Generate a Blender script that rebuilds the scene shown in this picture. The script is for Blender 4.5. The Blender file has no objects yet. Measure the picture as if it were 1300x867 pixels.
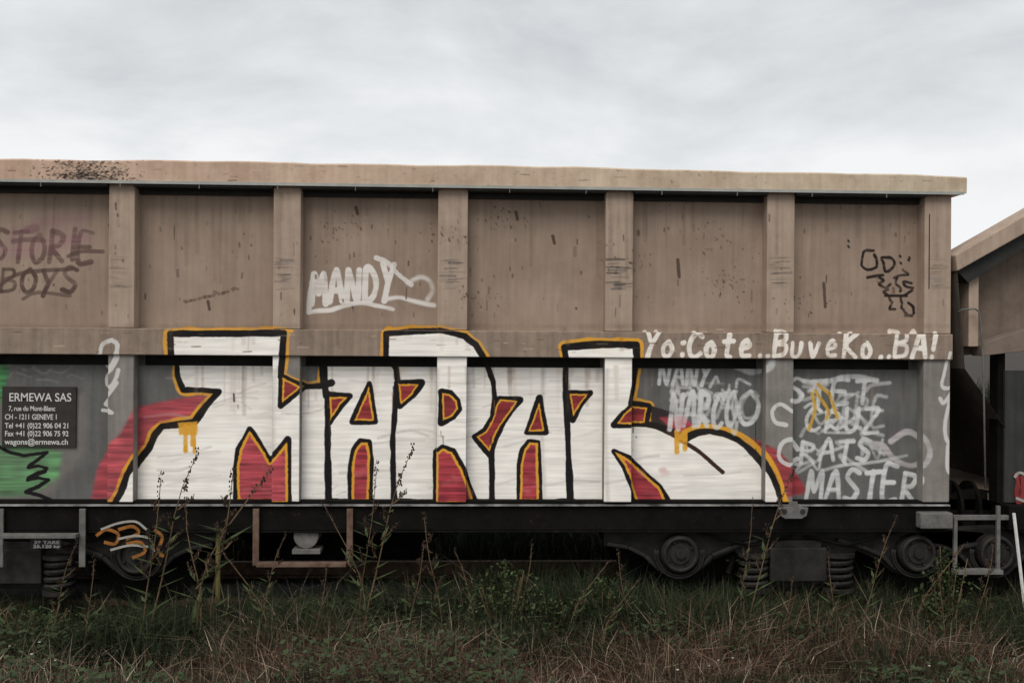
import bpy, bmesh, math, random
import numpy as np
from mathutils import Matrix, Vector
random.seed(7); rng=np.random.default_rng(7)
S=bpy.context.scene; COL=S.collection
# ------------------------------------------------------------------ camera
CX,CY,F=650.0,433.5,1300.0
CAMP=np.array([0.0,-8.33,2.2]); TH=math.radians(2.5); RO=math.radians(0.4)
fwd=np.array([math.sin(TH),math.cos(TH),0.0]); r0=np.array([math.cos(TH),-math.sin(TH),0.0]); u0=np.array([0,0,1.0])
RT=r0*math.cos(RO)+u0*math.sin(RO); UP=u0*math.cos(RO)-r0*math.sin(RO)
cd=bpy.data.cameras.new('camera'); cam=bpy.data.objects.new('camera',cd); COL.objects.link(cam)
M=Matrix.Identity(4)
for i in range(3): M[i][0]=RT[i]; M[i][1]=UP[i]; M[i][2]=-fwd[i]; M[i][3]=CAMP[i]
cam.matrix_world=M; cd.sensor_width=36; cd.lens=36*F/1300; cd.clip_end=2000; cd.clip_start=.05
S.camera=cam
def P(X,Y,y=0.0):
    """place of a traced photo point on the vertical plane at depth y -> (x,z)"""
    d=fwd+(X-CX)/F*RT-(Y-CY)/F*UP; t=(y-CAMP[1])/d[1]; q=CAMP+d*t
    return q[0],q[2]
def PX(X,y=0.0): return P(X,433,y)[0]
# ------------------------------------------------------------------ world, light
w=bpy.data.worlds.new("World"); S.world=w; w.use_nodes=True
nt=w.node_tree; N=nt.nodes; L=nt.links; N.clear()
def nn(T,t,**k):
    n=T.nodes.new(t)
    for a,b in k.items(): setattr(n,a,b)
    return n
SUN_EL,SUN_AZ=math.radians(48),math.radians(205)
sky=nn(nt,'ShaderNodeTexSky'); sky.sky_type='NISHITA'; sky.sun_disc=False; sky.sun_elevation=SUN_EL; sky.sun_rotation=SUN_AZ
b1=nn(nt,'ShaderNodeBackground'); b1.inputs[1].default_value=0.06; L.new(sky.outputs[0],b1.inputs[0])
tc=nn(nt,'ShaderNodeTexCoord'); mp=nn(nt,'ShaderNodeMapping'); mp.inputs['Scale'].default_value=(1.0,1.0,2.5); mp.inputs['Location'].default_value=(.35,.2,.1); L.new(tc.outputs['Generated'],mp.inputs[0])
mp.inputs['Rotation'].default_value=(0,.10,0)
n1=nn(nt,'ShaderNodeTexNoise'); n1.inputs['Scale'].default_value=3.2; n1.inputs['Detail'].default_value=8; n1.inputs['Roughness'].default_value=.56; n1.inputs['Distortion'].default_value=.25; L.new(mp.outputs[0],n1.inputs[0])
sx=nn(nt,'ShaderNodeSeparateXYZ'); L.new(tc.outputs['Generated'],sx.inputs[0])
rp=nn(nt,'ShaderNodeValToRGB'); L.new(sx.outputs[2],rp.inputs[0])
e=rp.color_ramp.elements; e[0].position=0.12; e[0].color=(.60,.60,.60,1); e[1].position=0.30; e[1].color=(.40,.40,.40,1)
for p,c in ((.17,.66),(.225,.36),(.26,.30)):
    q=e.new(p); q.color=(c,c,c,1)
ad=nn(nt,'ShaderNodeMath',operation='MULTIPLY_ADD'); L.new(n1.outputs[0],ad.inputs[0]); ad.inputs[1].default_value=2.1; L.new(rp.outputs[0],ad.inputs[2])
cr=nn(nt,'ShaderNodeValToRGB'); sb=nn(nt,'ShaderNodeMath',operation='SUBTRACT'); L.new(ad.outputs[0],sb.inputs[0]); sb.inputs[1].default_value=1.0; L.new(sb.outputs[0],cr.inputs[0])
e=cr.color_ramp.elements; e[0].position=.08; e[0].color=(.64,.665,.69,1); e[1].position=.78; e[1].color=(.96,.965,.97,1)
q=e.new(.42); q.color=(.79,.815,.83,1)
b2=nn(nt,'ShaderNodeBackground'); b2.inputs[1].default_value=1.0; L.new(cr.outputs[0],b2.inputs[0])
mx=nn(nt,'ShaderNodeMixShader'); mx.inputs[0].default_value=.93; L.new(b1.outputs[0],mx.inputs[1]); L.new(b2.outputs[0],mx.inputs[2])
ow=nn(nt,'ShaderNodeOutputWorld'); L.new(mx.outputs[0],ow.inputs[0])
sl=bpy.data.lights.new('sun','SUN'); sl.energy=1.9; sl.angle=math.radians(32); sl.color=(1,.95,.88)
so=bpy.data.objects.new('sun',sl); COL.objects.link(so)
sd=Vector((-0.32,-0.72,.95)).normalized()
so.rotation_euler=sd.to_track_quat('Z','Y').to_euler()
S.view_settings.view_transform='Standard'; S.view_settings.look='None'; S.view_settings.gamma=1; S.view_settings.exposure=0
# ------------------------------------------------------------------ helpers
def tag(o,label=None,cat=None,group=None,kind=None):
    if label: o['label']=label
    if cat: o['category']=cat
    if group: o['group']=group
    if kind: o['kind']=kind
    return o
def empty(name,loc=(0,0,0)):
    o=bpy.data.objects.new(name,None); COL.objects.link(o); o.location=loc; return o
class MB:
    def __init__(s): s.v=[]; s.f=[]; s.c=[]
    def add(s,v,f):
        n=len(s.v); s.v+=[tuple(map(float,p)) for p in v]; s.f+=[tuple(i+n for i in q) for q in f]
    def box(s,x0,x1,y0,y1,z0,z1):
        s.add([(x0,y0,z0),(x1,y0,z0),(x1,y1,z0),(x0,y1,z0),(x0,y0,z1),(x1,y0,z1),(x1,y1,z1),(x0,y1,z1)],
              [(0,3,2,1),(4,5,6,7),(0,1,5,4),(1,2,6,5),(2,3,7,6),(3,0,4,7)])
    def prism(s,pts,y0,y1):
        """pts (x,z) outline extruded along y"""
        a=sum(pts[i][0]*pts[(i+1)%len(pts)][1]-pts[(i+1)%len(pts)][0]*pts[i][1] for i in range(len(pts)))
        if a<0: pts=pts[::-1]
        n=len(pts); s.add([(x,y0,z) for x,z in pts]+[(x,y1,z) for x,z in pts],
          [tuple(range(n)),tuple(range(2*n-1,n-1,-1))]+[(i,i+n,(i+1)%n+n,(i+1)%n) for i in range(n)])
    def cyl(s,c,r,h,axis='y',n=24,r2=None):
        r2=r if r2 is None else r2; v=[]
        for k,(rr,t) in enumerate(((r,0),(r2,h))):
            for i in range(n):
                a=2*math.pi*i/n; p,q=rr*math.cos(a),rr*math.sin(a)
                v.append({'y':(c[0]+p,c[1]+t,c[2]+q),'x':(c[0]+t,c[1]+p,c[2]+q),'z':(c[0]+p,c[1]+q,c[2]+t)}[axis])
        s.add(v,[tuple(range(n)),tuple(range(2*n-1,n-1,-1))]+[(i,i+n,(i+1)%n+n,(i+1)%n) for i in range(n)])
    def tube(s,pts,r,n=8):
        pts=[Vector(p) for p in pts]; rings=[]
        for i,p in enumerate(pts):
            d=(pts[min(i+1,len(pts)-1)]-pts[max(i-1,0)]).normalized()
            a=d.cross(Vector((0.13,.21,1)));
            if a.length<.1: a=d.cross(Vector((1,.2,0)))
            a.normalize(); b=d.cross(a); rr=r[i] if isinstance(r,(list,tuple)) else r
            rings.append([p+a*math.cos(2*math.pi*k/n)*rr+b*math.sin(2*math.pi*k/n)*rr for k in range(n)])
        v=[q for R in rings for q in R]; f=[]
        for i in range(len(rings)-1):
            for k in range(n): f.append((i*n+k,i*n+(k+1)%n,(i+1)*n+(k+1)%n,(i+1)*n+k))
        f.append(tuple(range(n))[::-1]); f.append(tuple(range((len(rings)-1)*n,len(rings)*n)))
        s.add(v,f)
    def build(s,name,mat,parent=None,bevel=0,smooth=False,uv=True):
        me=bpy.data.meshes.new(name); me.from_pydata(s.v,[],s.f); me.update()
        bm=bmesh.new(); bm.from_mesh(me); bmesh.ops.recalc_face_normals(bm,faces=bm.faces); bm.to_mesh(me); bm.free()
        if bevel:
            o=bpy.data.objects.new(name,me); m=o.modifiers.new('b','BEVEL'); m.width=bevel; m.segments=2; m.limit_method='ANGLE'
            COL.objects.link(o)
            dg=bpy.context.evaluated_depsgraph_get(); me2=bpy.data.meshes.new_from_object(o.evaluated_get(dg)); o.modifiers.clear(); o.data=me2; me=me2; me.name=name
        else:
            o=bpy.data.objects.new(name,me); COL.objects.link(o)
        if uv:
            ul=me.uv_layers.get('paint') or me.uv_layers.new(name='paint')
            co=np.empty(len(me.vertices)*3); me.vertices.foreach_get('co',co); co=co.reshape(-1,3)
            li=np.empty(len(me.loops),dtype=np.int64); me.loops.foreach_get('vertex_index',li)
            q=co[li]; uvs=np.stack([(q[:,0]-MX0)/(MX1-MX0),(q[:,2]-MZ0)/(MZ1-MZ0)],1); ul.data.foreach_set('uv',uvs.ravel())
        if smooth: me.polygons.foreach_set('use_smooth',[True]*len(me.polygons))
        me.materials.append(mat)
        if parent: o.parent=parent
        return o
# ------------------------------------------------------------------ the paint: sprayed letters, tags and stains
MX0,MX1,MZ0,MZ1=-5.6,5.2,0.55,3.75; RES=.0036
IW=int((MX1-MX0)/RES); IH=int((MZ1-MZ0)/RES)
img=np.zeros((IH,IW,4),np.float32)
def vnoise(h,wd,cell,sd):
    r=np.random.default_rng(sd); ch,cw=(cell if isinstance(cell,tuple) else (cell,cell))
    g=r.random((int(h/ch)+3,int(wd/cw)+3)).astype(np.float32)
    yy=np.arange(h)/ch; xx=np.arange(wd)/cw; yi=yy.astype(int); xi=xx.astype(int)
    fy=(yy-yi)[:,None]; fx=(xx-xi)[None]; fy=fy*fy*(3-2*fy); fx=fx*fx*(3-2*fx)
    a=g[yi][:,xi]; b=g[yi][:,xi+1]; c=g[yi+1][:,xi]; d=g[yi+1][:,xi+1]
    return (a*(1-fx)+b*fx)*(1-fy)+(c*(1-fx)+d*fx)*fy
NA=vnoise(IH,IW,6,1)-.5; NB=vnoise(IH,IW,25,2)-.5; NC=vnoise(IH,IW,(5,110),3)-.5; ND=vnoise(IH,IW,(3,40),4)-.5; NE=vnoise(IH,IW,70,5)-.5
def toI(pts,y):
    o=[]
    for X,Y in pts:
        x,z=P(X,Y,y); o.append(((x-MX0)/RES,(z-MZ0)/RES))
    return np.array(o)
PXI=1/156/RES     # photo pixel in map pixels
def box_of(p,m):
    x0=max(int(p[:,0].min()-m),0); x1=min(int(p[:,0].max()+m)+1,IW); y0=max(int(p[:,1].min()-m),0); y1=min(int(p[:,1].max()+m)+1,IH)
    return x0,x1,y0,y1
def dist(p,x0,x1,y0,y1,closed=False):
    gx,gy=np.meshgrid(np.arange(x0,x1)+.5,np.arange(y0,y1)+.5); D=np.full(gx.shape,1e9,np.float32)
    n=len(p); 
    for i in range(n if closed else n-1):
        a=p[i]; b=p[(i+1)%n]; d=b-a; l=max((d**2).sum(),1e-9); t=np.clip(((gx-a[0])*d[0]+(gy-a[1])*d[1])/l,0,1)
        D=np.minimum(D,np.hypot(gx-a[0]-t*d[0],gy-a[1]-t*d[1]))
    return D,gx,gy
def inside(p,gx,gy):
    r=np.zeros(gx.shape,bool); n=len(p)
    for i in range(n):
        a=p[i]; b=p[(i+1)%n]
        c=(a[1]>gy)!=(b[1]>gy)
        with np.errstate(divide='ignore',invalid='ignore'): r^= c&(gx<(b[0]-a[0])*(gy-a[1])/(b[1]-a[1]+1e-12)+a[0])
    return r
def put(x0,x1,y0,y1,al,col,streak=0):
    c=np.array(col,np.float32)/255; R=img[y0:y1,x0:x1]; al=np.clip(al,0,1)[...,None]
    cc=np.broadcast_to(c,R[...,:3].shape)
    if streak:
        s=1+streak*(NC[y0:y1,x0:x1]+.8*ND[y0:y1,x0:x1]+.5*NB[y0:y1,x0:x1]); cc=np.clip(cc*s[...,None],0,1)
    oa=al+R[...,3:]*(1-al); R[...,:3]=np.where(oa>1e-4,(cc*al+R[...,:3]*R[...,3:]*(1-al))/np.maximum(oa,1e-4),cc); R[...,3:]=oa
def smooth(pts,k=3):
    """Catmull-Rom"""
    p=np.array(pts,float); o=[]
    q=np.vstack([2*p[0]-p[1],p,2*p[-1]-p[-2]])
    for i in range(1,len(q)-2):
        for t in np.linspace(0,1,k,endpoint=False):
            o.append(.5*((2*q[i])+(-q[i-1]+q[i+1])*t+(2*q[i-1]-5*q[i]+4*q[i+1]-q[i+2])*t*t+(-q[i-1]+3*q[i]-3*q[i+1]+q[i+2])*t**3))
    o.append(p[-1]); return [tuple(a) for a in o]
def stroke(pts,wd,col,y=.13,a=1,soft=.6,sm=True,closed=False,wob=.5,streak=0):
    if sm and len(pts)>2: pts=smooth(pts,4)
    p=toI(pts,y); h=wd/2*PXI; m=h+soft*PXI*2+4; x0,x1,y0,y1=box_of(p,m)
    if x1<=x0 or y1<=y0: return
    D,_,_=dist(p,x0,x1,y0,y1,closed); D=D+wob*PXI*(NA[y0:y1,x0:x1]+NB[y0:y1,x0:x1]*1.5)-h*.55*(NB[y0:y1,x0:x1]+.7*NE[y0:y1,x0:x1])
    put(x0,x1,y0,y1,a*np.clip((h-D)/(soft*PXI)+.5,0,1)*(1+(.5*NC[y0:y1,x0:x1]+.4*NB[y0:y1,x0:x1]-.08)*(soft>.7)),col,streak)
def fill(pts,col,y=.13,a=1,inset=0,soft=.6,streak=0,wob=1.1,patch=0):
    p=toI(pts,y); x0,x1,y0,y1=box_of(p,4+soft*PXI)
    D,gx,gy=dist(p,x0,x1,y0,y1,True); D=np.where(inside(p,gx,gy),-D,D)+wob*PXI*(NA[y0:y1,x0:x1]+NB[y0:y1,x0:x1])
    al=np.clip((-D-inset*PXI)/(soft*PXI)+.5,0,1)*a
    if patch: al=al*np.clip(1-patch*np.clip(NE[y0:y1,x0:x1]+NC[y0:y1,x0:x1],0,1),0,1)
    put(x0,x1,y0,y1,al,col,streak)
WHT=(243,238,231); BLK=(24,21,22); YEL=(222,160,54); RED=(140,52,56); PINK=(172,74,82); SIL=(214,214,212)
# pink drop shade at both sides, green piece at the far left
fill([(178,516),(225,506),(262,500),(252,538),(238,540),(196,552),(176,590),(160,632),(116,634),(124,596),(140,566),(160,548)],PINK,a=.93,soft=5,streak=.35)
fill([(955,556),(985,572),(1010,600),(1024,622),(1016,628),(984,628),(975,596)],(150,52,58),a=.9,soft=4,streak=.4)
fill([(-40,560),(45,562),(80,574),(76,606),(40,628),(-40,632)],(70,140,80),a=.92,soft=6,streak=.5,patch=.8)
fill([(-60,432),(8,440),(12,470),(4,512),(-60,520)],(72,138,82),a=.8,soft=4,streak=.4)
fill([(-30,508),(108,500),(112,572),(60,632),(-30,640)],(140,128,120),a=.35,soft=10,patch=.5)
# yellow halo of the outer contours, then the white bodies
OUT=[[(150,640),(160,622),(168,600),(176,586),(190,568),(197,552),(206,541),(226,539),(247,536),(262,515),(278,497),(255,495),(233,495),(226,478),(224,450),(223,424),(300,424),(365,423),(362,450),(360,478)],
 [(360,478),(374,484),(388,491),(411,490),(412,466)],
 [(505,484),(503,468),(492,452),(492,424),(527,421),(560,420),(590,427),(604,438),(612,451),(620,468),(626,485),(628,506)],
 [(718,500),(718,468),(714,441),(760,437),(804,438),(806,465),(803,490),(798,512),(822,515),(819,538),(834,541),(848,547),(872,556)],
 [(872,555),(885,549),(901,546),(917,550),(936,558),(948,567),(958,577),(967,588),(975,602),(982,618),(988,640)]]
for o in OUT: stroke(o,16,YEL,sm=False,soft=1,a=.96)
stroke([(495,448),(492,420)],14,YEL,y=0); stroke([(222,470),(221,421),(300,420),(370,420)],5,YEL,y=-.02,sm=False)
BODY=[[(223,424),(365,423),(360,480),(361,513),(366,640),(152,640),(168,600),(176,586),(190,568),(197,552),(206,541),(247,536),(278,497),(233,495),(225,478)],
 [(355,512),(386,492),(410,490),(411,462),(506,462),(508,640),(355,640)],
 [(492,424),(527,421),(560,420),(590,427),(604,438),(620,462),(720,462),(722,640),(498,640),(500,484),(503,468),(492,452)],
 [(714,440),(804,438),(806,465),(800,510),(822,516),(819,538),(848,547),(874,557),(885,549),(901,546),(917,550),(936,558),(948,567),(958,577),(967,588),(975,602),(982,618),(988,641),(716,641)]]
for b in BODY: fill(b,WHT,streak=.09,soft=.8)
fill([(826,515),(852,523),(872,538),(880,546),(870,552),(848,543),(826,536)],(52,44,44),soft=1.5)
# grey ghost strokes inside the white
for i in range(70):
    x=random.uniform(170,960); y=random.uniform(480,630); l=random.uniform(25,80)
    if x>860 and y<575: continue
    stroke([(x,y),(x+l*.6,y-random.uniform(-2,10)),(x+l,y-random.uniform(-4,16))],random.uniform(1.5,4),(176,168,164),a=random.uniform(.12,.4),soft=2)
for x in (352,556,690,768): stroke([(x,470),(x-2,540),(x+1,632)],5,(150,142,138),a=.28,soft=4)  # soft grey verticals painting in edge shading beside the posts
for o in OUT: stroke(o,8,BLK,sm=False)
for l in ([(416,500),(417,636)],[(409,466),(412,486),(414,503)],[(504,486),(502,515),(499,555),(500,636)],[(628,505),(625,530),(624,575),(625,636)],[(718,498),(720,540),(724,636)],
          [(300,637),(480,637),(728,637)],[(728,638),(810,639)],[(360,513),(372,502),(386,491)],[(822,515),(800,514)],[(410,489),(421,486)]):
    stroke(l,8,BLK,sm=False)
stroke([(847,547),(868,561),(887,573),(903,587),(917,599)],5,(60,40,36))
CNT=[[(361,477),(388,490),(360,514)],[(417,502),(444,503),(434,514),(419,536)],[(469,487),(477,535),(448,535)],[(504,486),(535,486),(524,502),(508,516)],
 [(561,497),(572,498),(581,507),(583,518),(575,528),(561,535)],[(634,506),(660,508),(648,524),(637,540),(629,556),(622,577),(603,554),(616,546),(625,530),(629,514)],
 [(685,505),(693,549),(669,549)],[(722,499),(749,499),(738,513),(727,533)],[(800,514),(823,516),(819,538),(777,538),(788,524)]]
LOW=[[(301,637),(300,595),(304,570),(317,545),(329,562),(343,586),(356,572),(369,556),(370,637)],[(446,637),(446,590),(450,571),(458,560),(468,561),(471,580),(469,637)],
 [(553,637),(553,573),(562,566),(575,571),(588,594),(603,638)],[(659,637),(660,590),(665,570),(672,561),(683,562),(685,637)],[(777,571),(790,590),(799,612),(807,639),(849,639),(837,618),(815,598),(796,580)]]
for c in CNT+LOW:
    stroke(c+[c[0]],8,BLK,sm=False)
for c in CNT: fill(c,YEL,inset=1.2); fill(c,RED,inset=3.6,streak=.3)
for c in LOW: fill(c,YEL,inset=.6); fill(c,(160,60,68) if c is not LOW[0] else PINK,inset=4,streak=.4,soft=1)
for c in LOW:
    q=np.array(c); x0_,x1_=q[:,0].min(),q[:,0].max()
    for i in range(5): xx=random.uniform(x0_+5,x1_-6); yy=random.uniform(592,628); stroke([(xx,yy),(xx+random.uniform(2,7),yy+random.uniform(-3,3))],random.uniform(4,8),(196,130,128),a=random.uniform(.15,.4),soft=4)
for o in OUT:
    for (ax_,ay_) in o[1:-1:2]: stroke([(ax_-6,ay_),(ax_+6,ay_+2)],random.uniform(14,22),random.choice([(205,190,170),(190,150,80)]),a=.07,soft=7)
for i in range(26):
    xx=random.choice([223,300,416,500,560,625,721,805,960,372]); xx+=random.uniform(-3,3); yy=random.uniform(470,600); l=random.expovariate(1/14)
    stroke([(xx,yy),(xx+.4,yy+l)],random.uniform(1,1.8),random.choice([BLK,BLK,(120,90,60)]),a=random.uniform(.4,.9),sm=False)
# yellow drips
for x,y0,y1,wd in ((236,541,572,6),(244,540,565,4),(247,541,574,4),(859,548,574,6),(869,548,570,6),(864,548,556,14)): stroke([(x,y0),(x,(y0+y1)/2),(x,y1)],wd,YEL,a=.95,soft=1)
fill([(226,536),(252,534),(250,552),(228,552)],YEL,a=.9,soft=2)
fill([(836,530),(866,528),(880,540),(862,548),(846,540)],(190,70,84),a=.8,soft=3)
stroke([(862,556),(872,546),(890,541),(915,543),(940,551),(960,566),(975,586),(986,610),(992,645)],5,YEL,a=.95)
# left zigzag
for q,w_ in (([(-14,556),(2,568),(14,574),(32,578),(61,574)],3.6),([(61,574),(50,583),(38,591)],4),([(37,593),(50,591),(61,594),(58,598)],4),([(58,598),(50,600),(38,607)],6),([(36,609),(50,606),(63,609)],4),([(62,609),(50,617),(36,623)],5.5),([(34,624),(50,628),(67,635)],5)): stroke(q,w_,BLK,sm=False)
# --- hand lettering
G={'A':[[(0,0),(.45,1),(.9,0)],[(.2,.35),(.75,.35)]],'B':[[(0,0),(0,1)],[(0,1),(.6,.95),(.65,.65),(.1,.52),(.75,.42),(.7,.08),(0,0)]],
'C':[[(.8,.85),(.5,1),(.15,.8),(0,.45),(.2,.08),(.55,0),(.85,.15)]],'D':[[(0,0),(.05,1),(.6,.85),(.8,.45),(.5,.08),(0,0)]],'E':[[(.75,1),(0,1),(0,0),(.8,0)],[(0,.52),(.6,.52)]],
'G':[[(.8,.85),(.4,1),(0,.6),(.1,.1),(.6,0),(.85,.4),(.5,.42)]],'I':[[(.2,0),(.2,1)]],'K':[[(0,0),(0,1)],[(.75,1),(.05,.5),(.8,0)]],'M':[[(0,0),(.12,1),(.45,.35),(.8,1),(.95,0)]],
'N':[[(0,0),(.05,1),(.7,0),(.8,1)]],'O':[[(.4,1),(.05,.8),(0,.35),(.3,0),(.7,.15),(.8,.6),(.4,1)]],'P':[[(0,0),(0,1)],[(0,1),(.7,.85),(.55,.5),(0,.45)]],'R':[[(0,0),(0,1)],[(0,1),(.7,.85),(.55,.55),(.05,.48),(.8,0)]],
'S':[[(.75,.9),(.3,1),(.05,.75),(.4,.52),(.75,.3),(.5,.02),(0,.1)]],'T':[[(0,.95),(.85,1)],[(.42,1),(.4,0)]],'U':[[(0,1),(.05,.2),(.4,0),(.7,.25),(.75,1)]],'V':[[(0,1),(.35,0),(.8,1)]],
'Y':[[(0,1),(.35,.5)],[(.8,1),(.35,.4),(.15,-.1)]],'Z':[[(0,1),(.8,.95),(0,.02),(.85,0)]],'o':[[(.3,.6),(0,.4),(.1,.05),(.45,0),(.6,.3),(.3,.6)]],'e':[[(0,.3),(.55,.4),(.35,.65),(.05,.45),(.1,.08),(.6,.05)]],
't':[[(.3,.95),(.25,.1),(.5,0)],[(0,.65),(.6,.68)]],'u':[[(0,.6),(.05,.1),(.35,0),(.55,.2),(.6,.6)]],'v':[[(0,.6),(.25,0),(.6,.6)]],'k':[[(0,0),(0,1)],[(.55,.65),(.05,.3),(.6,0)]],
'.':[[(.1,0),(.14,.03)]],':':[[(.1,.05),(.13,.08)],[(.1,.5),(.13,.53)]],'!':[[(.2,1),(.15,.3)],[(.12,.0),(.14,.02)]],'9':[[(.7,.6),(.3,.45),(0,.7),(.3,1),(.7,.85),(.7,.5),(.3,0)]],'W':[[(0,1),(.2,0),(.45,.7),(.7,0),(.95,1)]]}
def write(txt,X,Y,X2,h,col,wd,y=.13,slant=.15,rise=0,a=1,jit=.06,soft=.8):
    adv={'.':.45,':':.45,'!':.5,'I':.5,' ':.5}; tot=sum(adv.get(c,1.0) for c in txt); k=(X2-X)/tot; x=X
    for c in txt:
        ax=adv.get(c,1.0)
        if c in G:
            dy=random.uniform(-jit,jit)*h; sc=random.uniform(.92,1.08)
            for pl in G[c]:
                q=[]
                for u,v in pl:
                    xx=x+(u*.82*k if ax==1 else u*k)+v*h*slant; t=(x-X)/(X2-X)
                    q.append((xx+random.uniform(-.4,.4),Y-rise*t-v*h*sc+dy+random.uniform(-.5,.5)))
                stroke(q,wd,col,y,a,soft)
        x+=ax*k
LED=-.03
write('Yo:Cote..BuveKo..BA!',819,452.5,1192,31,(240,232,222),6,y=LED,slant=.12,rise=-1,jit=.03)
# white signature on the upper panels with its long underline
WS_=(226,220,214)
write('MANDY',396,387,508,42,WS_,7,y=.14,slant=.02,rise=8,jit=.05)
stroke([(392,397),(404,395),(420,394),(436,389),(457,385),(476,388),(499,393)],5,WS_,y=.14,soft=1.5); stroke([(392,397),(394,372),(398,352)],6,WS_,y=.14)
stroke([(487,381),(507,378),(526,383),(551,388)],5,WS_,y=.14,a=.8,soft=2.5); stroke([(518,360),(534,352),(546,358),(549,370),(543,380)],5,WS_,y=.14,a=.6,soft=3); stroke([(478,328),(492,334),(505,348),(522,362)],6,WS_,y=.14,a=.8)
# dark tags
DB=(66,50,48)
FT=(92,72,66)
write('STORIE',-8,332,124,36,FT,6,y=.14,slant=.1,a=.8,soft=1.2); stroke([(18,307),(36,305),(56,306)],7,FT,y=.14,a=.7,soft=1.5); stroke([(88,326),(104,320),(131,320)],5,FT,y=.14,a=.8); stroke([(36,293),(46,291)],11,FT,y=.14,a=.5,soft=3)
write('BOYS',2,372,106,30,(84,66,60),5,y=.14,slant=.1,a=.85,soft=1); stroke([(2,362),(20,350),(45,345),(92,342)],5,(84,66,60),y=.14,a=.8); stroke([(30,380),(50,372),(90,376)],4,(84,66,60),y=.14,a=.7)
stroke([(20,300),(60,285),(110,278)],14,(150,98,116),y=.14,a=.34,soft=12); stroke([(-10,320),(40,315),(110,300)],20,(150,98,116),y=.14,a=.3,soft=14)
KT=(38,30,28)
for q in ([(1108,319),(1097,319),(1094,326),(1093,333),(1093,338),(1100,343),(1111,340),(1112,331),(1109,324)],[(1130,328),(1119,328),(1121,335),(1123,345),(1130,343),(1135,337),(1134,331),(1128,327)],
 [(1100,353),(1110,351),(1120,350)],[(1116,353),(1121,357),(1115,361),(1124,366),(1130,361)],[(1146,343),(1153,349),(1143,350),(1135,353)],[(1139,353),(1137,360),(1143,366),(1143,370)],[(1157,360),(1147,358),(1150,364),(1159,366)],
 [(1127,368),(1121,371),(1127,376),(1130,382)],[(1123,376),(1138,376),(1151,376)],[(1158,369),(1149,375)],[(1143,377),(1144,384)],[(1132,384),(1129,391)],[(1129,393),(1136,393)],[(1145,385),(1144,391)],[(1146,393),(1152,400),(1158,401),(1149,401)],[(1153,385),(1159,390),(1160,398)]):
    stroke(q,3.6,KT,y=.14,soft=.8)
for p in ((1142,325),(1153,330),(1143,334),(1154,327),(1076,313),(1076,306)): stroke([p,(p[0]+1,p[1]+1.5)],3,KT,y=.14)
# arrows and nines on the posts
W2=(205,200,196)
stroke([(143,432),(132,437),(128,450),(130,465),(139,466),(147,452),(150,438),(143,432)],5,W2,y=0); stroke([(150,440),(148,456),(140,470)],5,W2,y=0)
stroke([(138,472),(130,478),(130,490),(140,491),(147,480),(150,470)],5,W2,y=0); stroke([(148,486),(138,500),(127,514),(142,524),(124,522)],5,W2,y=0,sm=False)
stroke([(1205,448),(1200,470),(1196,490),(1207,492),(1219,478)],5,W2,y=0); stroke([(1216,478),(1207,500),(1198,512),(1194,506)],5,W2,y=0)
stroke([(1206,508),(1200,540),(1203,560),(1212,563),(1222,572)],5,W2,y=0); stroke([(1204,566),(1203,590),(1206,600),(1216,606),(1218,620)],5,W2,y=0)
# silver scribbles on the grey panels, right
SV=[('NANY',836,488,906,24,4.5),('NARCO',850,542,938,42,5.5),('O',936,538,972,40,6),('STET',1000,512,1112,30,5.5),('CRUZ',1022,548,1120,28,5),('RATS',1016,584,1110,26,5.5),('MASTER',1022,636,1168,40,6)]
for t,x,yy,x2,h,wd in SV: write(t,x,yy,x2,h,SIL,wd,slant=.12,a=.88,soft=1.4)
write('TRE',1060,538,1128,34,SIL,4,a=.5,soft=2.5); write('SAC',880,530,968,34,SIL,4,a=.5,soft=2.5)
for i in range(26):
    x=random.uniform(1005,1110); yy=random.uniform(490,590); stroke([(x,yy),(x+random.uniform(-8,12),yy+random.uniform(-16,16)),(x+random.uniform(10,30),yy+random.uniform(-10,10))],random.uniform(3,5),SIL,a=random.uniform(.4,.8),soft=2)
for i in range(16):
    x=random.uniform(850,945); yy=random.uniform(490,540); stroke([(x,yy),(x+random.uniform(-6,8),yy+random.uniform(-22,22)),(x+random.uniform(8,22),yy+random.uniform(-8,8))],random.uniform(3,5),SIL,a=random.uniform(.35,.75),soft=2)
stroke([(1000,521),(985,512),(975,520),(978,534),(992,538)],5,SIL,a=.85); stroke([(1012,570),(1000,556),(986,562),(984,580),(998,588),(1012,582)],5.5,SIL,a=.85)
stroke([(1130,560),(1150,548),(1166,556),(1172,572),(1165,588),(1150,590),(1132,580),(1120,566),(1104,562)],7,(186,180,180),a=.8,soft=2)
stroke([(1046,596),(1070,590),(1110,586),(1150,578)],4,SIL,a=.6,soft=2); stroke([(1112,483),(1080,478),(1040,486),(1020,484)],7,SIL,a=.85,soft=2)
stroke([(935,466),(955,472),(972,466),(975,458)],9,SIL,a=.6,soft=3,y=.12)
for p in ([(1030,500),(1034,520),(1026,545)],[(1034,496),(1050,520),(1048,532)],[(1052,500),(1062,530)],[(1038,488),(1052,500)]): stroke(p,4.5,(204,160,60),a=.85)
# left panel: scribbles
for i in range(10):
    x=random.uniform(-20,90); yy=random.uniform(455,487); stroke([(x,yy),(x+random.uniform(4,18),yy+random.uniform(-8,8)),(x+random.uniform(14,30),yy+random.uniform(-6,6))],2.5,(150,146,140),a=.35,soft=2)
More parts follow.
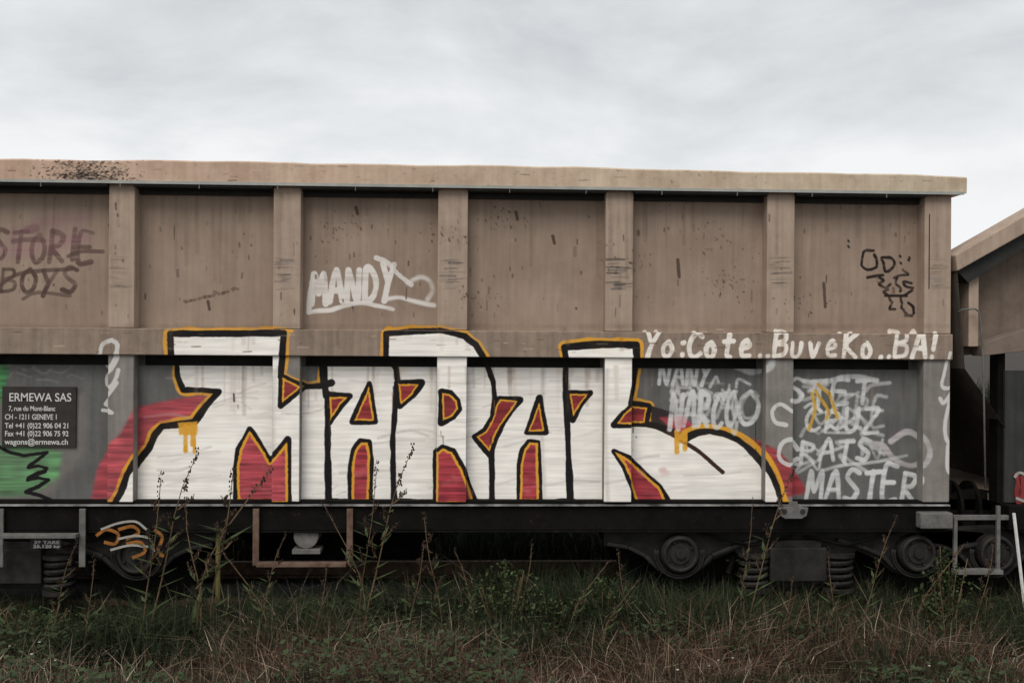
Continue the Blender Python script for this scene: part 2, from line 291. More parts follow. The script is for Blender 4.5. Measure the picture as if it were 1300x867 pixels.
# scuffs on the posts, soot on the rail, runs and chips
for cx,al in ((153,.28),(363,.35),(574,.5),(786,.8),(990,.45),(1193,.3)):
    for i in range(34):
        yy=random.uniform(326,368); a0=cx-17+random.uniform(0,14); stroke([(a0,yy),(a0+random.uniform(8,24),yy+random.uniform(-1,1))],random.uniform(.8,2.2),random.choice([(58,56,60),(74,66,62),(128,124,120)]),y=0,a=al*random.uniform(.3,1),sm=False)
for i in range(900):
    x=random.gauss(112,26); yy=random.uniform(203,231); yy=yy if random.random()<.6 else random.uniform(218,231)
    stroke([(x,yy),(x+random.uniform(0,2.5),yy+random.uniform(-1,1))],random.uniform(.6,2),(34,30,30),y=-.06,a=random.uniform(.3,.9),sm=False)
for i in range(230):   # rust and rain runs from the top seam, the posts and the ledge
    t_=random.random(); x=random.uniform(-20,1215)
    if t_<.45: yy=250; l=random.uniform(12,110); yp=.14
    elif t_<.75: yy=455; l=random.uniform(8,60); yp=.12; yy=466
    else: yy=random.uniform(416,422); l=random.uniform(8,30); yp=-.02
    stroke([(x,yy),(x+random.uniform(-1,1),yy+l)],random.uniform(1.2,6),random.choice([(96,62,44),(70,56,46),(168,146,124),(60,50,44)]),y=yp,a=random.uniform(.06,.26),soft=random.uniform(1.5,4),sm=False)
for b_ in range(9):      # clustered chips
    cx_=random.uniform(0,1200); cy_=random.uniform(270,395)
    for i in range(26): xx=random.gauss(cx_,16); yy=min(max(random.gauss(cy_,10),254),404); stroke([(xx,yy),(xx+random.uniform(0,2),yy+random.uniform(0,3))],random.uniform(.7,2.6),random.choice([(64,44,36),(90,66,52)]),y=.14,a=random.uniform(.2,.8),sm=False)
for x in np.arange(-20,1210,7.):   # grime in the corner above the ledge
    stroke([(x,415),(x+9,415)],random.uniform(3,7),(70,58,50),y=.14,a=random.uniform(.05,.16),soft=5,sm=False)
for i in range(150):
    x=random.uniform(-20,1215); yy=random.uniform(255,405); c=random.choice([(70,48,38),(58,50,46),(96,74,60)]); l=random.expovariate(1/3)
    stroke([(x,yy),(x+random.uniform(-.5,.5),yy+1+l)],random.uniform(.8,2.6)*(1 if random.random()<.9 else 1.8),c,y=.14,a=random.uniform(.25,.8),sm=False)
for i in range(150):
    x=random.uniform(-20,1215); yy=random.choice([random.uniform(205,232),random.uniform(417,448)]); stroke([(x,yy),(x+random.uniform(2,14),yy+random.uniform(-.5,.5))],random.uniform(.6,1.8),random.choice([(92,62,48),(60,48,42),(200,180,160)]),y=-.04,a=random.uniform(.2,.6),sm=False)
for x,y0_,l in ((1045,360,30),(860,330,22),(702,300,9),(452,264,8),(655,270,9),(1004,395,9),(264,383,10)): stroke([(x,y0_),(x+2,y0_+l)],4,(60,44,36),y=.14,a=.8)
for i in range(12): stroke([(232+i*6+random.uniform(-3,3),383-i*1.5+random.uniform(-3,3)),(236+i*6,384-i*1.5)],4,(70,50,42),y=.14,a=.5)
pim=bpy.data.images.new('wagon_paint',IW,IH,alpha=True); pim.alpha_mode='CHANNEL_PACKED'; pim.pixels.foreach_set(img.ravel()); pim.update(); pim.pack()
# ------------------------------------------------------------------ materials
def mat(name,col,col2=None,rough=.8,scale=6,detail=8,paint=False,streak=0,bump=.15,metal=0,col3=None,chips=0,bscale=60,xgrad=None,spec=.22):
    m=bpy.data.materials.new(name); m.use_nodes=True; T=m.node_tree; T.nodes.clear(); K=T.links
    out=nn(T,'ShaderNodeOutputMaterial'); bs=nn(T,'ShaderNodeBsdfPrincipled'); K.new(bs.outputs[0],out.inputs[0])
    geo=nn(T,'ShaderNodeNewGeometry'); pos=geo.outputs['Position']
    n=nn(T,'ShaderNodeTexNoise'); n.inputs['Scale'].default_value=scale; n.inputs['Detail'].default_value=detail; n.inputs['Roughness'].default_value=.65; K.new(pos,n.inputs[0])
    r=nn(T,'ShaderNodeValToRGB'); K.new(n.outputs[0],r.inputs[0]); r.color_ramp.elements[0].position=.35; r.color_ramp.elements[1].position=.68
    r.color_ramp.elements[0].color=(*col,1); r.color_ramp.elements[1].color=(*(col2 or col),1); c=r.outputs[0]
    def mixc(fac,a,b,mode='MIX'):
        x=nn(T,'ShaderNodeMix',data_type='RGBA',blend_type=mode); 
        if isinstance(fac,(int,float)): x.inputs[0].default_value=fac
        else: K.new(fac,x.inputs[0])
        K.new(a,x.inputs[6]) if not isinstance(a,tuple) else setattr(x.inputs[6],'default_value',a)
        K.new(b,x.inputs[7]) if not isinstance(b,tuple) else setattr(x.inputs[7],'default_value',b)
        return x.outputs[2]
    if xgrad:
        sp=nn(T,'ShaderNodeSeparateXYZ'); K.new(pos,sp.inputs[0]); mr=nn(T,'ShaderNodeMapRange'); K.new(sp.outputs[0],mr.inputs[0]); mr.inputs[1].default_value=-4; mr.inputs[2].default_value=3.5
        c=mixc(mr.outputs[0],c,mixc(1.0,c,(*xgrad,1),'MULTIPLY'))
    if streak:
        mp=nn(T,'ShaderNodeMapping'); mp.inputs['Scale'].default_value=(16,16,.9); K.new(pos,mp.inputs[0])
        n2=nn(T,'ShaderNodeTexNoise'); n2.inputs['Scale'].default_value=1.6; n2.inputs['Detail'].default_value=6; K.new(mp.outputs[0],n2.inputs[0])
        r2=nn(T,'ShaderNodeValToRGB'); K.new(n2.outputs[0],r2.inputs[0]); r2.color_ramp.elements[0].position=.3; r2.color_ramp.elements[1].position=.75
        r2.color_ramp.elements[0].color=(1-streak,1-streak*1.05,1-streak*1.1,1); r2.color_ramp.elements[1].color=(1.06,1.05,1.04,1); c=mixc(1.0,c,r2.outputs[0],'MULTIPLY')
    if chips:
        n3=nn(T,'ShaderNodeTexNoise'); n3.inputs['Scale'].default_value=22; n3.inputs['Detail'].default_value=8; n3.inputs['Roughness'].default_value=.75; K.new(pos,n3.inputs[0])
        r3=nn(T,'ShaderNodeValToRGB'); K.new(n3.outputs[0],r3.inputs[0]); r3.color_ramp.elements[0].position=.60; r3.color_ramp.elements[1].position=.68
        mm=nn(T,'ShaderNodeMath',operation='MULTIPLY'); K.new(r3.outputs[0],mm.inputs[0]); mm.inputs[1].default_value=chips; c=mixc(mm.outputs[0],c,(*(col3 or (.10,.05,.032)),1))
    rg=nn(T,'ShaderNodeMapRange'); K.new(n.outputs[0],rg.inputs[0]); rg.inputs[3].default_value=rough-.12; rg.inputs[4].default_value=min(rough+.12,1); ro=rg.outputs[0]
    if paint:
        uv=nn(T,'ShaderNodeUVMap',uv_map='paint'); ti=nn(T,'ShaderNodeTexImage'); ti.image=pim; ti.extension='CLIP'; ti.interpolation='Cubic'; K.new(uv.outputs[0],ti.inputs[0])
        sp=nn(T,'ShaderNodeSeparateXYZ'); K.new(geo.outputs['True Normal'],sp.inputs[0]); mr=nn(T,'ShaderNodeMapRange'); K.new(sp.outputs[1],mr.inputs[0]); mr.inputs[1].default_value=-.3; mr.inputs[2].default_value=-.8
        f=nn(T,'ShaderNodeMath',operation='MULTIPLY'); K.new(ti.outputs[1],f.inputs[0]); K.new(mr.outputs[0],f.inputs[1]); c=mixc(f.outputs[0],c,ti.outputs[0])
    K.new(c,bs.inputs['Base Color']); K.new(ro,bs.inputs['Roughness']); bs.inputs['Metallic'].default_value=metal; bs.inputs['Specular IOR Level'].default_value=spec
    if bump:
        nb=nn(T,'ShaderNodeTexNoise'); nb.inputs['Scale'].default_value=bscale; nb.inputs['Detail'].default_value=5; K.new(pos,nb.inputs[0])
        nb2=nn(T,'ShaderNodeTexNoise'); nb2.inputs['Scale'].default_value=2.2; nb2.inputs['Detail'].default_value=1; K.new(pos,nb2.inputs[0])
        b0=nn(T,'ShaderNodeBump'); b0.inputs['Strength'].default_value=.35; b0.inputs['Distance'].default_value=.02; K.new(nb2.outputs[0],b0.inputs['Height'])
        b=nn(T,'ShaderNodeBump'); b.inputs['Strength'].default_value=bump; b.inputs['Distance'].default_value=.004; K.new(nb.outputs[0],b.inputs['Height']); K.new(b0.outputs[0],b.inputs['Normal']); K.new(b.outputs[0],bs.inputs['Normal'])
    return m
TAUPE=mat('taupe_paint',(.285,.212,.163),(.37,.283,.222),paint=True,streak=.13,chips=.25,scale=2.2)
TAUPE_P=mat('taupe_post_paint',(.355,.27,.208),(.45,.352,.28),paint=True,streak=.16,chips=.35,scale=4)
RAILM=mat('faded_rail_paint',(.46,.305,.225),(.60,.43,.33),paint=True,streak=.12,chips=.6,scale=5,xgrad=(1.0,1.18,1.15),rough=.7)
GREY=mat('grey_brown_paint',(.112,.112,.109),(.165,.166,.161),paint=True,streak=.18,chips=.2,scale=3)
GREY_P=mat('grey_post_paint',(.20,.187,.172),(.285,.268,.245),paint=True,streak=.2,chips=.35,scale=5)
DARK=mat('dark_gap_shade',(.02,.021,.02),(.04,.038,.034),rough=.7)  # near-black for slots and holes, and for painted shade under rail, ledge and flange
BEAM=mat('sooty_beam',(.005,.005,.0045),(.011,.010,.009),chips=.3,scale=5,spec=.06)
EDGE=mat('mottled_sill_edge',(.05,.048,.045),(.42,.41,.40),scale=5,rough=.6)  # dark edge with light patches set by noise
BOG=mat('greasy_cast_steel',(.013,.0125,.0115),(.034,.031,.028),rough=.6,chips=.3,scale=8,spec=.15)
RUST=mat('rusty_bar',(.10,.055,.035),(.19,.13,.10),chips=.5,scale=14)
LGREY=mat('light_grey_metal',(.095,.092,.086),(.18,.173,.162),chips=.4,scale=12)
WHITEM=mat('white_enamel',(.62,.61,.58),(.75,.74,.71),scale=20,chips=.3,rough=.5)
SIGN=mat('sign_plate_black',(.030,.026,.024),(.045,.038,.034),scale=12,rough=.5,bump=.05)
LETT=mat('sign_lettering',(.55,.54,.52),(.68,.67,.64),scale=60,chips=0,bump=0,col3=(.06,.05,.045))
ORNG=mat('orange_spray',(.20,.075,.018),(.36,.14,.03),scale=20,bump=.05)
INT=mat('wagon_inner_steel',(.12,.09,.07),(.2,.15,.12))
# ------------------------------------------------------------------ levels (metres above rail)
Zt=3.622; Zrb=3.446; Zpt=3.394; Zpb=2.285; Zlb=2.072; Zlp=1.985; Zs=.872; Zse=.862; Zbb=.66
XR=PX(1207); XL=-5.55
posts=[(137,170),(346,381),(555,593),(768,803),(973,1008)]
pw=[(PX(a),PX(b)) for a,b in posts]; sp=pw[1][0]-pw[0][0]
for k in (1,): pw.insert(0,(pw[0][0]-sp,pw[0][1]-sp))
corner=(PX(1173),PX(1207)); lcorner=(XL,XL+.2)
W=empty('hopper_wagon',(0,0,0)); tag(W,'tall brown and grey open goods wagon covered in graffiti, filling most of the picture','goods wagon','goods wagons on the siding')
PY=.14; LPY=.12; BACK=2.75
# inset panels, one per bay
edges=[lcorner]+pw+[corner]
for i in range(len(edges)-1):
    a=edges[i][1]; b=edges[i+1][0]
    m=MB(); nx=26; nz=18; 
    xs=np.linspace(a-.005,b+.005,nx); zs=np.linspace(Zpb-.01,Zpt,nz); bx=rng.uniform(-.02,.02); dk=[(rng.uniform(0,1),rng.uniform(0,1),rng.uniform(-.012,.012),rng.uniform(.12,.3)) for _ in range(5)]
    v=[]
    for z in zs:
        for x in xs:
            u=(x-a)/(b-a); t=(z-Zpb)/(Zpt-Zpb); v.append((x,PY+bx*math.sin(math.pi*u)*math.sin(math.pi*t)*1.3+sum(q_[2]*math.exp(-((u-q_[0])**2+(t-q_[1])**2)/q_[3]**2) for q_ in dk)*(1-abs(2*u-1)**6),z))
    m.add(v,[(r*nx+c,r*nx+c+1,(r+1)*nx+c+1,(r+1)*nx+c) for r in range(nz-1) for c in range(nx-1)])
    # thickness behind
    m.box(a-.005,b+.005,PY+.03,PY+.04,Zpb,Zpt)
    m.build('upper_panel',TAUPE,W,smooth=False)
    m=MB(); zs=np.linspace(Zs,Zlp,nz); v=[]
    for z in zs:
        for x in xs:
            u=(x-a)/(b-a); t=(z-Zs)/(Zlp-Zs); v.append((x,LPY+bx*math.sin(math.pi*u)*math.sin(math.pi*t),z))
    m.add(v,[(r*nx+c,r*nx+c+1,(r+1)*nx+c+1,(r+1)*nx+c) for r in range(nz-1) for c in range(nx-1)]); m.box(a-.005,b+.005,LPY+.03,LPY+.04,Zs,Zlp)
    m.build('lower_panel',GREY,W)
for a,b in edges:
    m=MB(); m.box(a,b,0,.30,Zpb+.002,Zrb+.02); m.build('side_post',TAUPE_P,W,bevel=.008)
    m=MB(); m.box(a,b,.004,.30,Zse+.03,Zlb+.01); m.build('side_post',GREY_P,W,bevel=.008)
# thin dark slot beside the corner post
m=MB(); m.box(corner[0]+.035,corner[0]+.043,-.002,.02,2.66,3.28); m.build('corner_slot',DARK,W)
m=MB(); xs=np.linspace(XL-.1,PX(1222),70); v=[]; f=[]
for i,x in enumerate(xs):
    a=.004*math.sin(x*2.3)+.003*math.sin(x*7.1+1)+rng.uniform(-.0022,.0022); b=.003*math.sin(x*3.1+2)+rng.uniform(-.0015,.0015); a-=.030*max(0,(x+1.2)/4.8)**2
    v+=[(x,-.055+b,Zrb+.002),(x,-.055-b,Zt-.012+a),(x,-.043-b,Zt+a),(x,.34,Zt+a),(x,.34,Zrb+.002)]
    if i: f+=[((i-1)*5+k,(i-1)*5+(k+1)%5,i*5+(k+1)%5,i*5+k) for k in range(5)]
f+=[(0,1,2,3,4),tuple(range(len(v)-1,len(v)-6,-1))]; m.add(v,f); o=m.build('top_rail',RAILM,W)
m=MB(); m.box(XL-.1,PX(1218),-.062,-.05,Zrb-.012,Zrb+.012); m.build('rail_lip',mat('rail_lip_paint',(.30,.31,.29),(.40,.40,.37),chips=.4),W)
m=MB(); m.box(XL,XR,.30,.34,Zpt-.03,Zrb); m.build('rail_gap_shade',DARK,W)  # near-black back of the gap, painting in shade under the rail
for i in range(len(edges)-1):
    m=MB(); m.box(edges[i][1]+.002,edges[i+1][0]-.002,-.045,.30,Zrb-.030,Zrb-.002); m.box(edges[i][1]+.002,edges[i+1][0]-.002,.10,.13,Zpt-.02,Zrb-.03); m.build('rail_shade',DARK,W)  # added near-black strips standing in for the shadow under the rail
for x in np.arange(XL+.3,XR,.62):
    m=MB(); m.box(x,x+.008,-.06,-.048,Zrb-.045,Zrb-.012); m.build('tarpaulin_hook',LGREY,W)
m=MB(); m.box(XL-.02,XR+.01,-.02,.30,Zlb,Zpb); m.build('middle_rail',mat('middle_rail_paint',(.245,.186,.146),(.34,.265,.21),paint=True,streak=.25,chips=.5,scale=5),W,bevel=.008)
m=MB(); m.box(XL,XR,.34,.36,Zlp-.06,Zlb+.02); m.box(XL,XR,.14,.34,Zlp-.012,Zlp); m.build('ledge_gap_shade',DARK,W)  # gap interior coloured near-black to paint in the ledge shadow
m=MB(); m.box(XL-.02,XR,-.012,.2,Zse,Zs); m.build('sill_edge',EDGE,W)
m=MB(); m.box(XL,XR,.03,LPY+.028,Zs+.001,Zs+.028); m.build('floor_flange',BEAM,W)
m=MB(); m.box(XL-.02,XR+.02,.02,.14,Zbb,Zse-.003); m.box(XL,XR,.02,.26,Zbb-.02,Zbb-.002); m.build('sole_bar',BEAM,W,bevel=.006)
# the rest of the body: far side, ends, floor
m=MB(); m.box(XL,XR,BACK,BACK+.1,Zs,Zt); m.build('far_side_wall',TAUPE_P,W)
for x in (XL+.02,XR-.1):
    m=MB(); m.box(x,x+.06,.30,BACK,Zs+.01,Zt-.02)
    for k in range(5): m.box(x-.03,x+.09,.5+k*.5,.6+k*.5,Zs+.02,Zt-.05)
    m.build('end_wall',TAUPE_P,W)
m=MB(); m.box(XL+.1,XR-.1,.18,BACK,Zs-.02,Zs+.05); m.box(XL+.3,XR-.3,1.1,1.7,.45,Zs-.03)
for x in np.arange(XL+.5,XR,1.1): m.box(x,x+.12,.15,BACK,Zbb+.02,Zs-.03)
m.build('underframe',BEAM,W)
m=MB(); xa,xb=PX(230),PX(600)
m.add([(xa,.5,Zs-.03),(xb,.5,Zs-.03),(xb,BACK-.4,Zs-.03),(xa,BACK-.4,Zs-.03),(xa+.5,1.0,.22),(xb-.5,1.0,.22),(xb-.5,BACK-.9,.22),(xa+.5,BACK-.9,.22)],[(0,3,2,1),(4,5,6,7),(0,1,5,4),(1,2,6,5),(2,3,7,6),(3,0,4,7)]); m.build('discharge_hopper',BEAM,W)
# company plate
x0,z0=P(3,567,LPY-.02); x1,z1=P(97,491,LPY-.02)
m=MB(); m.box(x0,x1,LPY-.03,LPY-.012,z0,z1); sg=m.build('sign_plate',SIGN,W); sg['label']='black company address plate with white lettering'
def text(s,x,z,h,mt,par,y,width=None,name='lettering',bold=0):
    c=bpy.data.curves.new(name,'FONT'); c.body=s; c.size=h; c.extrude=.001; c.offset=bold
    t=bpy.data.objects.new('t',c); COL.objects.link(t); bpy.context.view_layer.update()
    me=bpy.data.meshes.new_from_object(t.evaluated_get(bpy.context.evaluated_depsgraph_get())); COL.objects.unlink(t); bpy.data.objects.remove(t)
    co=np.empty(len(me.vertices)*3); me.vertices.foreach_get('co',co); co=co.reshape(-1,3); sx_=1 if not width else width/(co[:,0].max()-co[:,0].min())
    n=np.stack([co[:,0]*sx_+x,y+co[:,2]*-1,co[:,1]+z],1); me.vertices.foreach_set('co',n.ravel()); me.materials.append(mt); me.update()
    o=bpy.data.objects.new(name,me); COL.objects.link(o); o.parent=par; return o
LY=LPY-.033; ww=x1-x0
for s,Y,h,fr0,fr1 in (('ERMEWA SAS',509,.095,.09,.93),('7, rue du Mont-Blanc',521,.055,.09,.72),('CH - 1211 GENEVE 1',532,.06,.04,.74),('Tel +41 (0)22 906 04 21',543,.06,.04,.9),('Fax +41 (0)22 906 75 92',553,.06,.04,.9),('wagons@ermewa.ch',563.5,.062,.04,.9)):
    text(s,x0+ww*fr0,P(50,Y,LPY)[1],h,LETT,sg,LY,width=ww*(fr1-fr0),bold=.0008)
# step frames hanging below the sole bar
def frame(Xa,Xb,Yb,mt,bars):
    m=MB(); xa,xb=PX(Xa),PX(Xb); zb=P((Xa+Xb)/2,Yb)[1]
    m.box(xa-.025,xa+.025,-.02,.0,zb-.02,Zse-.02); m.box(xb-.025,xb+.025,-.02,.0,zb-.02,Zse-.02)
    for Y in bars:
        z=P((Xa+Xb)/2,Y)[1]; m.box(xa+.02,xb-.02,-.10,-.022,z-.016,z+.016)
    m.build('step_frame',mt,W,bevel=.004)
frame(327,446,714,RUST,(714,)); frame(3,107,716,LGREY,(678,))
m=MB(); xa=PX(1165); xb=PX(1206); m.box(xa,xb,-.08,.02,P(1185,669)[1],P(1185,649)[1]); m.build('end_step',LGREY,W,bevel=.01)
m=MB(); xm=PX(1006); z=P(1006,646)[1]
m.prism([(xm-.125,z+.02),(xm-.11,z-.045),(xm-.07,z-.07),(xm+.07,z-.07),(xm+.11,z-.045),(xm+.125,z+.02),(xm+.035,z+.03),(xm+.035,z+.07),(xm-.035,z+.07),(xm-.035,z+.03)],-.06,-.035); m.build('lashing_bracket',LGREY,W,bevel=.004)
for dx in (-.075,.075):
    m=MB(); m.cyl((xm+dx,-.063,z-.012),.022,.004); m.build('bracket_hole',DARK,W)
m=MB(); m.cyl((PX(389),.05,P(389,682)[1]),.10,.22); m.box(PX(374),PX(392),.03,.2,P(380,668)[1],P(380,655)[1]); m.box(PX(372),PX(408),.02,.2,P(389,704)[1],P(389,698)[1]); m.build('brake_cylinder',LGREY,W,bevel=.004)
m=MB(); m.box(PX(40),PX(80),.0,.012,P(60,696)[1],P(60,683)[1]); q=m.build('data_plate',SIGN,W)
text('38 TARE',PX(45),P(60,690)[1],.035,LETT,q,-.003,width=.2,bold=.001); text('25.120 kg',PX(44),P(60,695)[1],.035,LETT,q,-.003,width=.21,bold=.001)
m=MB(); m.tube([(PX(275),.1,Zbb),(PX(275),.1,P(275,770)[1])],.02); m.build('brake_pipe',mat('yellow_stained_pipe',(.11,.10,.03),(.16,.14,.05)),W)
# ------------------------------------------------------------------ bogies
AZ=P(865,705)[1]
def bogie(parent,xc,flip=False,label=None):
    hw=1.0
    def prof(s):  # outline of the cast frame, half, x outward from centre
        return s
    m=MB()
    top=[(-1.62,.62),(-1.3,.645),(-.9,.66),(-.45,.68),(0,.70),(.45,.68),(.9,.66),(1.30,.645),(1.62,.62)]
    bot=[(1.62,.50),(1.40,.47),(1.24,.38),(1.16,.28),(1.0,.235),(.84,.27),(.70,.38),(.52,.46),(.30,.20),(.12,.16),(-.12,.16),(-.30,.20),(-.52,.46),(-.70,.38),(-.84,.27),(-1.0,.235),(-1.16,.28),(-1.24,.38),(-1.40,.47),(-1.62,.50)]
    pts=[(xc+x,z) for x,z in top+bot]
    for y in (.16,1.92):
        m.prism(pts,y,y+.12)
        for s in (-1,1):   # flanges standing proud along the arms
            arm=[(xc+s*x,z) for x,z in ((.34,.56),(.55,.50),(.72,.43),(.82,.33),(.92,.27),(1.0,.255),(1.08,.27),(1.18,.33),(1.28,.43),(1.42,.50),(1.6,.53))]
            for i in range(len(arm)-1):
                (a,b),(c,d)=arm[i],arm[i+1]; dx,dz=c-a,d-b; l=math.hypot(dx,dz); nx,nz=-dz/l*.017,dx/l*.017
                m.prism([(a+nx,b+nz),(c+nx,d+nz),(c-nx,d-nz),(a-nx,b-nz)],y-.055,y-.002)
    m.box(xc-.20,xc+.20,.10,2.05,.30,.56); m.box(xc-.24,xc+.24,.08,.158,.22,.50)
    bo=m.build('bogie',BOG,parent,bevel=.01)
    if label: bo['label']=label
    for s in (-1,1):
        x=xc+s*hw
        m=MB(); m.cyl((x,.06,AZ),.155,.10); m.cyl((x,.045,AZ),.085,.02,r2=.09); m.tube([(x+.132*math.cos(a),.045,AZ+.132*math.sin(a)) for a in np.linspace(0,2*math.pi,33)],.018,8); m.cyl((x,.025,AZ),.04,.022)
        for k in range(4): a=k*math.pi/2+.5; m.cyl((x+.105*math.cos(a),.04,AZ+.105*math.sin(a)),.013,.022,n=6)
        m.build('axle_box',BOG,bo,bevel=.004)
        m=MB()
        for rr in (.185,.205): m.tube([(x+rr*math.cos(a),.09,AZ+rr*math.sin(a)) for a in np.linspace(math.pi*.95,math.pi*2.05,20)],.010,6)
        m.build('horn_guide',BOG,bo,smooth=True)
        for yy in (.50,1.93-.44):
            m=MB(); m.cyl((x,yy-.065,.46),.46,.135,n=48); m.cyl((x,yy-.10,.46),.485,.035,n=48) if yy<1 else m.cyl((x,yy+.07,.46),.485,.035,n=48)
            m.build('wheel',BEAM,bo,smooth=False)
        m=MB(); m.cyl((x,.15,.46),.08,1.75); m.build('axle',BEAM,bo)
        m=MB(); m.tube([(x-s*.50,.30,.62),(x-s*.52,.31,.40),(x-s*.47,.33,.24)],.025,6); m.build('brake_hanger',BOG,bo)
        m=MB(); m.box(x-s*.50-.03,x-s*.50+.03,.44,.56,.34,.60); m.build('brake_shoe',BOG,bo)
        m=MB(); m.tube([(x-s*.95,.09,.60),(x-s*.6,.08,.52),(x-s*.35,.085,.58),(x-s*.05,.09,.665)],.012,6); m.build('hose',BEAM,bo,smooth=True)
        for xs in (.36,):
            for yy in (.075,1.98):
                xx=xc+s*xs; m=MB(); n=64; m.tube([(xx+.105*math.cos(t),yy+.08+.105*math.sin(t),.16+ .26*t/(2*math.pi*4.5)) for t in np.linspace(0,2*math.pi*4.5,n)],.021,6)
                m.cyl((xx,yy+.08,.13),.135,.03,'z'); m.cyl((xx,yy+.08,.42),.135,.03,'z'); m.build('coil_spring',BOG,bo,smooth=False)
    return bo
bR=PX(1020); bL=PX(10)
bogie(W,bR); b2_=bogie(W,bL,label='bogie with an orange and white scrawl sprayed over its axle box')
# orange scrawl on the left bogie: thin spray relief on its frame
def spray(parent,pts,rad,mt,y,name='sprayed_tag'):
    m=MB(); q=smooth(pts,5); q3=[(P(a,b,y)[0],P(a,b,y)[1]) for a,b in q]
    for i in range(len(q3)-1):
        (a,b),(c,d)=q3[i],q3[i+1]; l=math.hypot(c-a,d-b)+1e-6; nx,nz=-(d-b)/l*rad,(c-a)/l*rad
        m.prism([(a+nx,b+nz),(c+nx,d+nz),(c-nx,d-nz),(a-nx,b-nz)],y,y+.002)
    return m
for pts in ([(122,680),(135,672),(150,678),(146,690),(132,688)],[(150,672),(168,668),(176,676),(160,684)],[(160,690),(178,688),(184,700),(168,708)],[(196,672),(206,682),(200,700),(208,706)]):
    k=spray(None,pts,.013,ORNG,-.004); k.build('sprayed_tag',ORNG,b2_)
PAL=mat('pale_spray',(.3,.285,.26),(.4,.38,.345),scale=30)
for pts in ([(128,672),(150,664),(172,662),(186,672)],[(140,698),(165,692),(188,694)],[(150,684),(172,680),(190,684),(196,700)]):
    k=spray(None,pts,.009,ORNG,-.008); k.build('sprayed_tag',PAL,b2_)
# left end buffers etc are out of sight; buffer and hose at the right end
m=MB(); m.cyl((XR+.02,.55,.78),.09,.42,'x'); m.cyl((XR+.42,.55,.78),.22,.03,'x',n=32); m.build('buffer',BEAM,W); m=MB(); m.cyl((XR+.02,2.3,.78),.09,.42,'x'); m.cyl((XR+.42,2.3,.78),.22,.03,'x',n=32); m.build('buffer',BEAM,W)
# ------------------------------------------------------------------ neighbour wagon to the right
V=empty('hopper_wagon',(0,0,0)); tag(V,'second brown goods wagon at the right edge, with a sloping end and a thin handrail','goods wagon','goods wagons on the siding')
def pp(*a,y=0.0): return [P(X,Y,y) for X,Y in a]
GX=4.0
sl=((np.array(P(1300,273))-np.array(P(1211,324)))); k=sl[1]/sl[0]
ax,az=P(1211,324); topx=ax+(Zt-az)/k
m=MB(); n_=np.array([-k,1])/math.hypot(1,k); th=.135
m.prism([(ax,az),(topx,Zt),(topx,Zt-th*1.2),(ax+.02,az-th)],-.03,.34); m.build('sloping_end_rail',TAUPE_P,V,bevel=.01)
m=MB(); m.prism([(ax+.05,az-th-.002),(topx,Zt-th*1.2-.002),(topx,Zt-th*1.2-.09),(ax+.14,az-th-.09)],.03,.30); m.build('slope_shade',DARK,V)  # added near-black box standing in for the shadow under the sloping rail
m=MB(); m.box(topx+.002,topx+9,-.055,.34,Zrb,Zt); m.build('top_rail',RAILM,V,bevel=.02)
m=MB(); pa=P(1236,330)[0]; m.prism([(pa,P(1236,452)[1]),(pa,az-.02+k*(pa-ax)-.1),(topx,Zrb-.1),(topx+9,Zrb-.1),(topx+9,Zpb-.1),(topx-.1,Zpb-.1)],.24,.26); m.build('side_panel',mat('shaded_brown_paint',(.14,.105,.082),(.20,.155,.125),streak=.2),V)  # brown darkened so the shade on this side is in the colour
for X0 in (1236,):
    x=P(X0,380)[0]; m=MB(); m.box(x,x+.085,.08,.238,P(X0,440)[1],az+k*(x-ax)-.16); m.build('side_post',TAUPE_P,V,bevel=.005)
for i in range(1,6):
    x=topx-.1+i*1.34; m=MB(); m.box(x,x+.22,0,.138,Zpb+.002,Zrb); m.box(x,x+.22,0,.138,Zse+.03,Zlb); m.build('side_post',TAUPE_P,V,bevel=.005)
xs0=PX(1286)
m=MB(); m.prism([P(1248,438),P(1304,418),(topx+9,P(1304,418)[1]),(topx+9,Zlb),P(1304,446),P(1250,452)],.05,.22); m.build('middle_rail',mat('shaded_brown_ledge',(.15,.115,.09),(.21,.165,.135)),V,bevel=.005)  # ledge brown darkened the same way, shade put into the colour
m=MB(); m.box(xs0,topx+9,.12,.15,Zs,Zlp); m.build('lower_panel',mat('neighbour_paint',(.030,.032,.030),(.055,.055,.052),scale=3,streak=.3),V)
RS=mat('red_spray',(.16,.02,.02),(.26,.045,.045))
for q in ([(1290,600),(1293,612),(1291,626),(1294,640)],[(1297,604),(1299,620),(1298,638)],[(1304,610),(1306,630),(1303,640)]): spray(None,q,.022,RS,.112).build('sprayed_tag',RS,V)
for q in ([(1288,606),(1294,600),(1306,604)],[(1290,632),(1300,636)]): spray(None,q,.012,PAL,.108).build('sprayed_tag',PAL,V)
m=MB(); m.box(xs0-.02,topx+9,.0,.3,Zbb,Zse); m.box(GX+.1,topx+9,.4,BACK,Zbb+.1,Zse); m.build('sole_bar',BEAM,V,bevel=.005)
